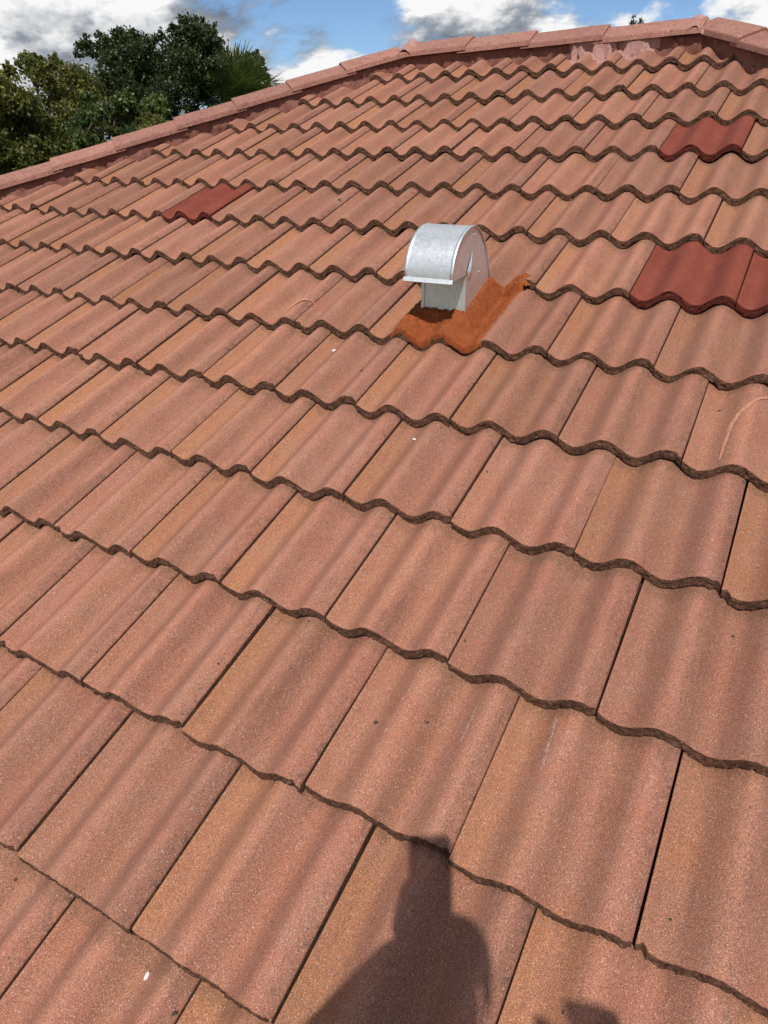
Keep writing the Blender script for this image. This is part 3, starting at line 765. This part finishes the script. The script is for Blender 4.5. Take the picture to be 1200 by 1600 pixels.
M_SCUFF = simple('pale_scuff', (0.50, 0.40, 0.34), .9, .25, 300)
def scuff(label, x0, y0, x1, y1, n, seed):
    rn = random.Random(seed); b = MB()
    for i in range(n):
        t = i / (n - 1) + rn.uniform(-.03, .03); u, v = pxs(x0 + (x1 - x0) * t + rn.gauss(0, 1.6), y0 + (y1 - y0) * t)
        l, w_ = rn.uniform(.0012, .0042), rn.uniform(.0005, .0013); vs = []
        for k in range(6):
            a = k * math.pi / 3; uu, vv = u + w_ * math.cos(a) * rn.uniform(.6, 1.3), v + l * math.sin(a) * rn.uniform(.6, 1.3); vs.append((uu, vv, surf(uu, vv) + .0009))
        b.add(vs + [(u, v, surf(u, v) + .0015)], [(k, (k + 1) % 6, 6) for k in range(6)])
    o = b.build('scuff_mark', M_SCUFF, slope, True); o['label'] = label
scuff('pale scuff running down the tile right of the shadow head', 869, 1112, 846, 1196, 46, 3)
scuff('faint pale scuff on the tile just above the shadow', 742, 1094, 720, 1150, 26, 4)
scuff('faint pale scuff at the middle of the roof near a butt edge', 655, 1042, 600, 1145, 22, 5)

# ------------------------------------------------------------------ ground
gm = NT('lawn'); P = gm.n('ShaderNodeTexCoord').outputs['Object']
c = gm.mix(gm.ss(gm.noise(P, .25, 5, .6), .35, .65), (0.055, 0.085, 0.022), (0.085, 0.105, 0.035)); c = gm.scl(c, gm.ss(gm.noise(P, 14, 5, .7), .2, .8, .6, 1.4))
gm.set(gm.b.inputs['Base Color'], c); gm.b.inputs['Roughness'].default_value = .95
gm.set(gm.b.inputs['Normal'], gm.bump(gm.noise(P, 30, 4, .7), .8, .05))
ground = tag(mesh_obj('ground', [(-2500, -2500, 0), (2500, -2500, 0), (2500, 2500, 0), (-2500, 2500, 0)], [(0, 1, 2, 3)], gm.m), kind='structure')

# ------------------------------------------------------------------ trees
M_TRUNK = simple('bark', (0.10, 0.075, 0.055), .95, .3, 12)
M_LEAF_OAK = leaf_material('oak_leaves', (0.022, 0.036, 0.010), (0.036, 0.054, 0.014), (0.028, 0.044, 0.013), .2)
M_LEAF_YEL = leaf_material('yellow_green_leaves', (0.085, 0.098, 0.020), (0.165, 0.140, 0.030), (0.065, 0.085, 0.018), .3)
M_LEAF_MID = leaf_material('mid_green_leaves', (0.045, 0.075, 0.016), (0.085, 0.105, 0.022), (0.035, 0.060, 0.016), .3)
M_LEAF_PALM = leaf_material('palm_fronds', (0.050, 0.075, 0.022), (0.095, 0.115, 0.040), (0.065, 0.090, 0.028), .2)
M_LEAF_CON = leaf_material('conifer_needles', (0.018, 0.035, 0.014), (0.030, 0.050, 0.018), (0.02, 0.04, 0.015), .15)
def at_px(x, y, dist):
    """world point on the sight line through a photo pixel, at a horizontal distance"""
    d = SLOPE.to_3x3() @ Vector(R.T @ np.array([(x - 600) / FPX, (y - 800) / FPX, 1])); k = dist / math.hypot(d.x, d.y); return CW + d * k
RIGHT = None
def tree(name, label, base, clumps, leaf_n, leaf_l, leaf_mat, seed, trunk_r=.16, group=None, bare=0):
    """clumps: (world centre, radius); tapered trunk and limbs run to the clumps, leaves fill them"""
    rn = random.Random(seed); nr = np.random.RandomState(seed)
    root = empty(name, tuple(base)); tag(root, label, 'tree', group)
    b = MB(); base = Vector(base); cs = [Vector(c) - base for c, r in clumps]
    mid = sum(cs, Vector()) / len(cs); fork = Vector((mid.x * .55, mid.y * .55, min(c.z for c in cs) * .75))
    b.tube([(0, 0, -.1), (fork.x * .2 + .05, fork.y * .2, fork.z * .35), (fork.x * .6 - .04, fork.y * .6, fork.z * .7), fork], [trunk_r * 1.35, trunk_r, trunk_r * .85, trunk_r * .7], 10)
    # limbs: nearest-neighbour growth from the fork
    nodes = [(fork, trunk_r * .6)]
    for c in sorted(cs, key=lambda c: (c - fork).length):
        best = min(nodes, key=lambda nd: (nd[0] - c).length + (0.25 * (nd[0] - fork).length))
        p0, r0 = best; L = (c - p0).length
        j = Vector((rn.uniform(-1, 1), rn.uniform(-1, 1), rn.uniform(-.2, .8))) * L * .12
        r1 = max(.010, r0 * .62)
        b.tube([p0, p0.lerp(c, .35) + j, p0.lerp(c, .7) + j * .7, c], [r0 * .85, r0 * .75, (r0 + r1) * .45, r1], 6)
        nodes.append((c, r1))
    b.build('trunk', M_TRUNK, root, smooth=True)
    LV = []; n_all = 0
    cen = []; 
    tot = sum(r ** 2 for c, r in clumps)
    for (c, r) in clumps:
        k = int(leaf_n * r * r / tot); c = Vector(c) - base
        # sprays: short twigs inside the clump each carrying leaves
        ns = max(6, int(k / 16))
        tw = nr.normal(size=(ns, 3)); tw /= np.linalg.norm(tw, axis=1)[:, None]; tw *= (r * nr.uniform(.25, 1.05, ns) ** .6)[:, None]; tw[:, 2] *= .8
        which = nr.randint(0, ns, k); pos = tw[which] * nr.uniform(.80, 1.22, k)[:, None] + nr.normal(size=(k, 3)) * r * .15; pos *= np.where(which % 6 == 0, 1.32, 1.0)[:, None]
        cen.append(pos + np.array(c))
    cen = np.concatenate(cen); k = len(cen)
    d = nr.normal(size=(k, 3)); d[:, 2] -= .25; d /= np.linalg.norm(d, axis=1)[:, None]
    s_ = nr.normal(size=(k, 3)); s_ -= d * (s_ * d).sum(1)[:, None]; s_ /= np.linalg.norm(s_, axis=1)[:, None]
    nrm = np.cross(d, s_); L = leaf_l * nr.uniform(.65, 1.3, k)[:, None]
    v = np.stack([cen - d * L * .5, cen + s_ * L * .27 + nrm * L * .08, cen + d * L * .5, cen - s_ * L * .27 + nrm * L * .08], 1).reshape(-1, 3)
    f = np.arange(4 * k).reshape(-1, 4)
    me = bpy.data.meshes.new('crown'); me.vertices.add(4 * k); me.vertices.foreach_set('co', v.ravel()); me.loops.add(4 * k); me.loops.foreach_set('vertex_index', f.ravel().astype(np.int32))
    me.polygons.add(k); me.polygons.foreach_set('loop_start', (np.arange(k) * 4).astype(np.int32)); me.materials.append(leaf_mat); me.update(); me.validate()
    link(bpy.data.objects.new('crown', me), root)
    return root
def spread(px_list, dist, depth, seed):
    """clump centres from (x, y, radius px) with depth scatter"""
    rn = random.Random(seed); out = []
    for x, y, rp in px_list:
        dd = dist + rn.uniform(-depth, depth); out.append((at_px(x, y, dd), .9 * rp / FPX * dd))
    return out
def base_at(x, dist):
    p = at_px(x, 200, dist); return (p.x, p.y, 0)
def fill(x0, x1, ytop, ybot, n, r0, r1, seed):
    rn = random.Random(seed); out = []
    while len(out) < n:
        x = rn.uniform(x0, x1); yt = ytop(x); y = rn.uniform(yt, ybot)
        out.append((x, y, rn.uniform(r0, r1)))
    return out
# large dark oak with a two-lobed crown
oak = [(300, 45, 17), (318, 60, 18), (290, 62, 19), (332, 78, 16), (310, 88, 22), (285, 92, 20), (335, 100, 13), (268, 75, 14), (272, 48, 9), (290, 32, 8), (312, 34, 7), (340, 66, 8), (326, 46, 9),
       (205, 68, 17), (185, 62, 14), (222, 80, 18), (165, 72, 15), (145, 80, 12), (128, 72, 9), (122, 84, 7), (196, 88, 18), (172, 92, 14), (240, 95, 18), (190, 52, 9), (210, 52, 8), (236, 66, 10), (248, 58, 8), (136, 62, 7), (158, 56, 7),
       (215, 108, 20), (245, 118, 20), (270, 115, 20), (300, 115, 20), (325, 122, 14), (190, 112, 16), (165, 118, 14), (225, 138, 22), (255, 145, 22), (290, 142, 18), (200, 140, 18), (175, 148, 16), (150, 140, 14), (315, 145, 14), (335, 130, 8),
       (235, 168, 22), (205, 172, 20), (265, 172, 16), (180, 185, 20), (155, 180, 18), (215, 200, 20), (300, 170, 12), (250, 195, 16), (345, 112, 7), (352, 98, 6), (232, 110, 12)]
tree('oak_tree', 'tall dark oak with a ragged two-lobed crown against the clouds', base_at(262, 24), spread(oak, 24, 1.6, 3), 52000, .088, M_LEAF_OAK, 3, .17)
# yellow-green tree at the left edge
yel = fill(-70, 150, lambda x: 112 + 26 * max(0, (x - 60) / 90) + 10 * math.sin(x * .09) + (14 if x < 20 else 0), 300, 130, 13, 24, 5)
yel += [(72, 98, 11), (40, 100, 11), (58, 92, 8), (85, 92, 8), (36, 88, 6), (110, 112, 10), (15, 112, 12), (92, 104, 10), (125, 128, 10), (0, 120, 12), (148, 150, 9)]
tree('broadleaf_tree', 'yellow-green leafy tree at the left edge of the photo', base_at(45, 17), spread(yel, 17, 1.2, 6), 95000, .074, M_LEAF_YEL, 7, .13)
# bushy lower trees between them and behind the hip
low = fill(115, 250, lambda x: 168 + 12 * math.sin(x * .12), 262, 26, 10, 17, 9)
tree('broadleaf_tree', 'bushy mid-green tree just behind the hip, below the dark oak', base_at(185, 14), spread(low, 14, .8, 9), 16000, .066, M_LEAF_MID, 10, .09)
low2 = [(232, 186, 9), (246, 190, 8), (222, 192, 8), (258, 196, 7), (240, 200, 11), (225, 206, 10), (262, 205, 8)]
tree('shrub_tree', 'low yellow-green tree top peeking over the hip left of the palm', base_at(242, 12), spread(low2, 12, .4, 12), 3200, .06, M_LEAF_YEL, 13, .06)
# small oak behind the palm
sm_ = [(394, 92, 10), (386, 98, 10), (404, 98, 9), (395, 106, 12), (382, 108, 9), (408, 108, 8), (400, 84, 6), (388, 86, 5), (352, 112, 7), (346, 104, 5), (360, 120, 8), (372, 118, 9), (410, 118, 10), (392, 120, 12), (350, 165, 12), (332, 172, 10), (315, 182, 11), (375, 150, 14), (402, 140, 10), (360, 150, 12), (300, 185, 9)]
tree('oak_tree', 'small dark oak top rising directly behind the palm', base_at(392, 30), spread(sm_, 30, .9, 14), 6500, .12, M_LEAF_OAK, 15, .12)
# fan palm
def palm(px, py, dist):
    c = at_px(px, py, dist); root = empty('fan_palm', (c.x, c.y, 0)); tag(root, 'fan palm with spiky green fronds rising above the hip', 'palm tree')
    hz = c.z; rn = random.Random(8); b = MB(); b.tube([(0, 0, -.1), (.06, .03, hz * .4), (-.03, .02, hz * .8), (0, 0, hz)], [.20, .17, .16, .17], 12); b.build('trunk', M_TRUNK, root, True)
    for i in range(66):
        az = rn.uniform(0, 2 * math.pi); el = rn.uniform(-.5, 1.35) if i > 8 else rn.uniform(.9, 1.45)
        d = Vector((math.cos(az) * math.cos(el), math.sin(az) * math.cos(el), math.sin(el)))
        L = rn.uniform(.7, 1.1); p0 = Vector((0, 0, hz)) + d * .08; p1 = p0 + d * L + Vector((0, 0, -.05 * L))
        f = MB(); f.tube([p0, p0.lerp(p1, .5) + Vector((0, 0, .03)), p1], [.018, .014, .010], 5)
        side = d.cross(Vector((0, 0, 1))).normalized(); upv = side.cross(d).normalized()
        nb_ = 25
        for k in range(nb_):
            t = (k / (nb_ - 1) - .5) * 2; ang = t * 1.75
            bd = (d * math.cos(ang) + side * math.sin(ang) + upv * (.12 - .25 * abs(t))).normalized()
            bl = rn.uniform(.80, 1.10) * (1 - .22 * abs(t)); wv = bd.cross(upv).normalized() * .027
            q1 = p1 + bd * bl * .55; q2 = p1 + bd * bl + Vector((0, 0, -.16 * bl * rn.uniform(.3, 1.3)))
            f.add([p1 - wv * .3, p1 + wv * .3, q1 + wv, q1 - wv, q2], [(0, 1, 2, 3), (3, 2, 4)])
        f.build('frond', M_LEAF_PALM, root)
palm(368, 180, 24)
# far conifer whose two tips show above the ridge
def conifer(tip, tip2, dist):
    root = None
    for k, (px, py) in enumerate((tip, tip2)):
        t = at_px(px, py, dist + k)
        if root is None:
            root = empty('conifer_tree', (t.x, t.y, 0)); tag(root, 'dark conifer top poking up behind the ridge', 'tree'); bx = Vector((t.x, t.y, 0)); tr = MB(); lf = MB()
        q = t - bx; rn = random.Random(40 + k)
        tr.tube([(0, 0, -.1), (q.x * .6, q.y * .6, q.z * .5), q], [.22, .12, .02], 8)
        for i in range(150):
            h = rn.uniform(0, 1) ** .8; z = q.z - 4.2 * h - .02; wr = .10 + .95 * h; az = rn.uniform(0, 6.283)
            d = Vector((math.cos(az), math.sin(az), rn.uniform(.05, .5))); p0 = Vector((q.x, q.y, z)); p1 = p0 + d * wr * rn.uniform(.6, 1.1)
            for m_ in range(9):
                s = p0.lerp(p1, rn.uniform(.2, 1)); a = Vector((rn.gauss(0, 1), rn.gauss(0, 1), rn.gauss(0, 1) + .4)).normalized() * .16; w_ = a.orthogonal().normalized() * .030
                lf.add([s - w_, s + w_, s + a], [(0, 1, 2)])
    tr.build('trunk', M_TRUNK, root, True); lf.build('crown', M_LEAF_CON, root)
conifer((990, 25), (1002, 27), 45)

# ------------------------------------------------------------------ the person taking the picture (behind the camera; only the shadow shows)
M_SKIN = simple('skin', (0.36, 0.20, 0.14), .6, .06, 40)
M_SHIRT = simple('shirt_cloth', (0.20, 0.24, 0.30), .9, .12, 120)
M_TROUS = simple('trouser_cloth', (0.10, 0.10, 0.11), .9, .12, 120)
M_CAPC = simple('cap_cloth', (0.12, 0.12, 0.13), .9, .1, 120)
M_BOOT = simple('boot_leather', (0.06, 0.045, 0.035), .6, .2, 60)
M_PHONE = simple('phone_glass', (0.02, 0.02, 0.022), .2, .05)
PX = CW.x + .15; PY = CW.y - .36
def roof_z(x, y): return H0 + y * ST / CT + .012
feet = [Vector((PX - .13, PY + .02, 0)), Vector((PX + .13, PY - .04, 0))]
for f in feet: f.z = roof_z(f.x, f.y) + .075
person = tag(empty('person', (PX, PY, roof_z(PX, PY))), 'person with a phone behind the viewpoint, showing only as a shadow at the bottom', 'person')
pr = Vector(person.location)
def skin(name, verts, edges, radii, mats, parent, sub=2, rootv=0, matf=None):
    me = bpy.data.meshes.new(name); me.from_pydata([tuple(Vector(v) - pr) for v in verts], edges, [])
    o = link(bpy.data.objects.new(name, me), parent)
    md = o.modifiers.new('skin', 'SKIN'); md.use_smooth_shade = True; md.branch_smoothing = .4
    for i, r in enumerate(radii):
        r = r if isinstance(r, tuple) else (r, r); me.skin_vertices[0].data[i].radius = r
    me.skin_vertices[0].data[rootv].use_root = True
    if sub: sm = o.modifiers.new('sub', 'SUBSURF'); sm.levels = sub; sm.render_levels = sub
    dg = bpy.context.evaluated_depsgraph_get(); m2 = bpy.data.meshes.new_from_object(o.evaluated_get(dg)); o.modifiers.clear(); o.data = m2
    m2.materials.clear()
    for mm in mats: m2.materials.append(mm)
    if matf: m2.polygons.foreach_set('material_index', [matf(p.center + pr) for p in m2.polygons])
    m2.polygons.foreach_set('use_smooth', [True] * len(m2.polygons))
    return o
C = CW
pel = Vector((PX, PY - .02, roof_z(PX, PY) + .93)); head = Vector((PX - .012, C.y - .365, C.z + .130))
chest = Vector((PX, PY - .02, C.z - .30)); neck = Vector((PX, C.y - .40, C.z - .04)); belly = pel.lerp(chest, .45)
shl = Vector((PX - .185, PY - .03, C.z - .15)); shr = Vector((PX + .185, PY - .03, C.z - .15))
ell = Vector((C.x - .12, C.y - .20, C.z - .34)); wrl = Vector((C.x - .015, C.y - .065, C.z - .145))
elr = Vector((C.x + .44, C.y - .30, C.z - .25)); wrr = Vector((C.x + .325, C.y - .185, C.z - .050))
V = [pel, belly, chest, neck, head + Vector((0, -.01, -.06)), head, head + Vector((0, -.005, .07)), shl, ell, wrl, shr, elr, wrr]
E_ = [(0, 1), (1, 2), (2, 3), (3, 4), (4, 5), (5, 6), (2, 7), (7, 8), (8, 9), (2, 10), (10, 11), (11, 12)]
Rr = [(.155, .12), (.145, .11), (.165, .12), .058, (.068, .082), (.078, .098), (.062, .075), .072, .050, .030, .072, .050, .030]
for sgn, ft in ((-1, feet[0]), (1, feet[1])):
    b0 = len(V); hip = pel + Vector((sgn * .095, 0, -.06)); ank = ft; knee = hip.lerp(ank, .5) + Vector((0, .05, 0))
    V += [hip, knee, ank]; E_ += [(0, b0), (b0, b0 + 1), (b0 + 1, b0 + 2)]; Rr += [.095, .062, .045]
# nose, ears
b0 = len(V); V += [head + Vector((0, .105, -.012)), head + Vector((-.085, -.01, -.01)), head + Vector((.085, -.01, -.01))]; E_ += [(5, b0), (5, b0 + 1), (5, b0 + 2)]; Rr += [.013, (.012, .024), (.012, .024)]
def pm(c):
    if c.z > C.z - .06 and abs(c.x - PX) < .14 and c.y < C.y - .2: return 0
    if c.z < pel.z + .03: return 2
    return 1
body = skin('body', V, E_, Rr, [M_SKIN, M_SHIRT, M_TROUS], person, 2, 0, pm)
def hand(wrist, palm_dir, side_dir, palm_n, curl, name='hand'):
    pd, sd, nv = palm_dir.normalized(), side_dir.normalized(), palm_n.normalized()
    k = wrist + pd * .075
    V = [wrist, wrist + pd * .035, k]; E_ = [(0, 1), (1, 2)]; Rr = [(.026, .022), (.034, .018), (.034, .016)]
    for i, (off, L) in enumerate(((-.030, .070), (-.010, .080), (.011, .076), (.030, .060))):
        p = k + sd * off; a = 0.0; b0 = len(V); V.append(p + pd * .008); Rr.append(.0098); E_.append((2, b0))
        for j, fr in enumerate((.45, .32, .23)):
            a += curl; p2 = V[-1] + (pd * math.cos(a) + nv * math.sin(a)) * L * fr; V.append(p2); Rr.append(.0092 - .0008 * j); E_.append((b0 + j, b0 + j + 1))
    b0 = len(V); t0 = wrist + pd * .03 - sd * .034; td = (pd * .6 - sd * .75 + nv * .3).normalized()
    V += [t0, t0 + td * .035, t0 + td * .035 + (td + nv * .7).normalized() * .028]; Rr += [.013, .0105, .009]; E_ += [(1, b0), (b0, b0 + 1), (b0 + 1, b0 + 2)]
    return skin(name, V, E_, Rr, [M_SKIN], person, 1)
fwd = (camo.matrix_world.to_3x3() @ Vector((0, 0, -1))); upc = camo.matrix_world.to_3x3() @ Vector((0, 1, 0)); rgt = camo.matrix_world.to_3x3() @ Vector((1, 0, 0))
ph_c = C - fwd * .012 - upc * .040 - rgt * .013
hand(wrl, (ph_c - rgt * .040 - upc * .02 - wrl), -fwd + rgt * .2, rgt, .55)
hand(wrr, Vector((-.25, .75, .35)), Vector((1, .3, 0)), Vector((.05, .3, -1)), 1.35)
# cap with a brim
bm = bmesh.new(); bmesh.ops.create_uvsphere(bm, u_segments=24, v_segments=14, radius=1.0)
bmesh.ops.bisect_plane(bm, geom=bm.verts[:] + bm.edges[:] + bm.faces[:], plane_co=(0, 0, 0), plane_no=(0, 0, -1), clear_outer=True)
for v in bm.verts: v.co = Vector((v.co.x * .090, v.co.y * .112, v.co.z * .092))
me = bpy.data.meshes.new('cap'); bm.to_mesh(me); bm.free(); me.materials.append(M_CAPC); capo = link(bpy.data.objects.new('cap', me), person); capo.location = head + Vector((0, -.005, .035)) - pr
vs = []; fs = []
for i in range(13):
    a = math.pi * i / 12; 
    for rr, z in ((.096, .002), (.098, -.004)): pass
    vs += [(.097 * math.cos(a), .112 * math.sin(a), .002), (.092 * math.cos(a), .112 * math.sin(a) + .075 * math.sin(a), -.018), (.092 * math.cos(a), .112 * math.sin(a) + .075 * math.sin(a), -.022), (.097 * math.cos(a), .112 * math.sin(a), -.003)]
for i in range(12):
    for k in range(4): fs.append((4 * i + k, 4 * i + (k + 1) % 4, 4 * i + 4 + (k + 1) % 4, 4 * i + 4 + k))
br_ = mesh_obj('brim', vs, fs, M_CAPC, capo, True)
for ft in feet:
    b = MB(); q = ft - pr
    prof = [(-.055, .05, .045), (-.05, .0, .048), (.03, -.01, .045), (.10, -.02, .048), (.16, -.03, .042), (.195, -.035, .025)]
    pts = [(q.x, q.y + a, q.z - .03 + z * .3 + a * ST / CT) for a, z, r_ in prof]; b.tube(pts, [r_ for a, z, r_ in prof], 12); b.tube([(q.x, q.y - .01, q.z - .04), (q.x, q.y - .01, q.z + .07)], [.052, .055], 12); b.build('boot', M_BOOT, person, True)
# the phone in the raised hand, its lens at the viewpoint
pb = MB(); rc = .016; oc = []
for sx, sy, a0 in ((1, 1, 0), (-1, 1, 90), (-1, -1, 180), (1, -1, 270)):
    for k in range(7): a = rad(a0 + 15 * k); oc.append((sx * (.038 - rc) + rc * math.cos(a), sy * (.0775 - rc) + rc * math.sin(a)))
nc = len(oc); pb.add([(x, y, -.0042) for x, y in oc] + [(x, y, .0042) for x, y in oc], [tuple(range(nc - 1, -1, -1)), tuple(range(nc, 2 * nc))] + [(k, (k + 1) % nc, nc + (k + 1) % nc, nc + k) for k in range(nc)])
ph = pb.build('phone', M_PHONE)
bvl = ph.modifiers.new('bevel', 'BEVEL'); bvl.width = .0015; bvl.segments = 2; bvl.limit_method = 'ANGLE'
ph.matrix_world = Matrix.Translation(ph_c) @ camo.matrix_world.to_3x3().to_4x4()
tag(ph, 'phone held up in front of the person, showing only as a shadow', 'phone')
lb = MB(); lb.box((-.018, .052, -.0052), (.034, .034, .0016)); lb.build('lens_plate', M_PHONE, ph)
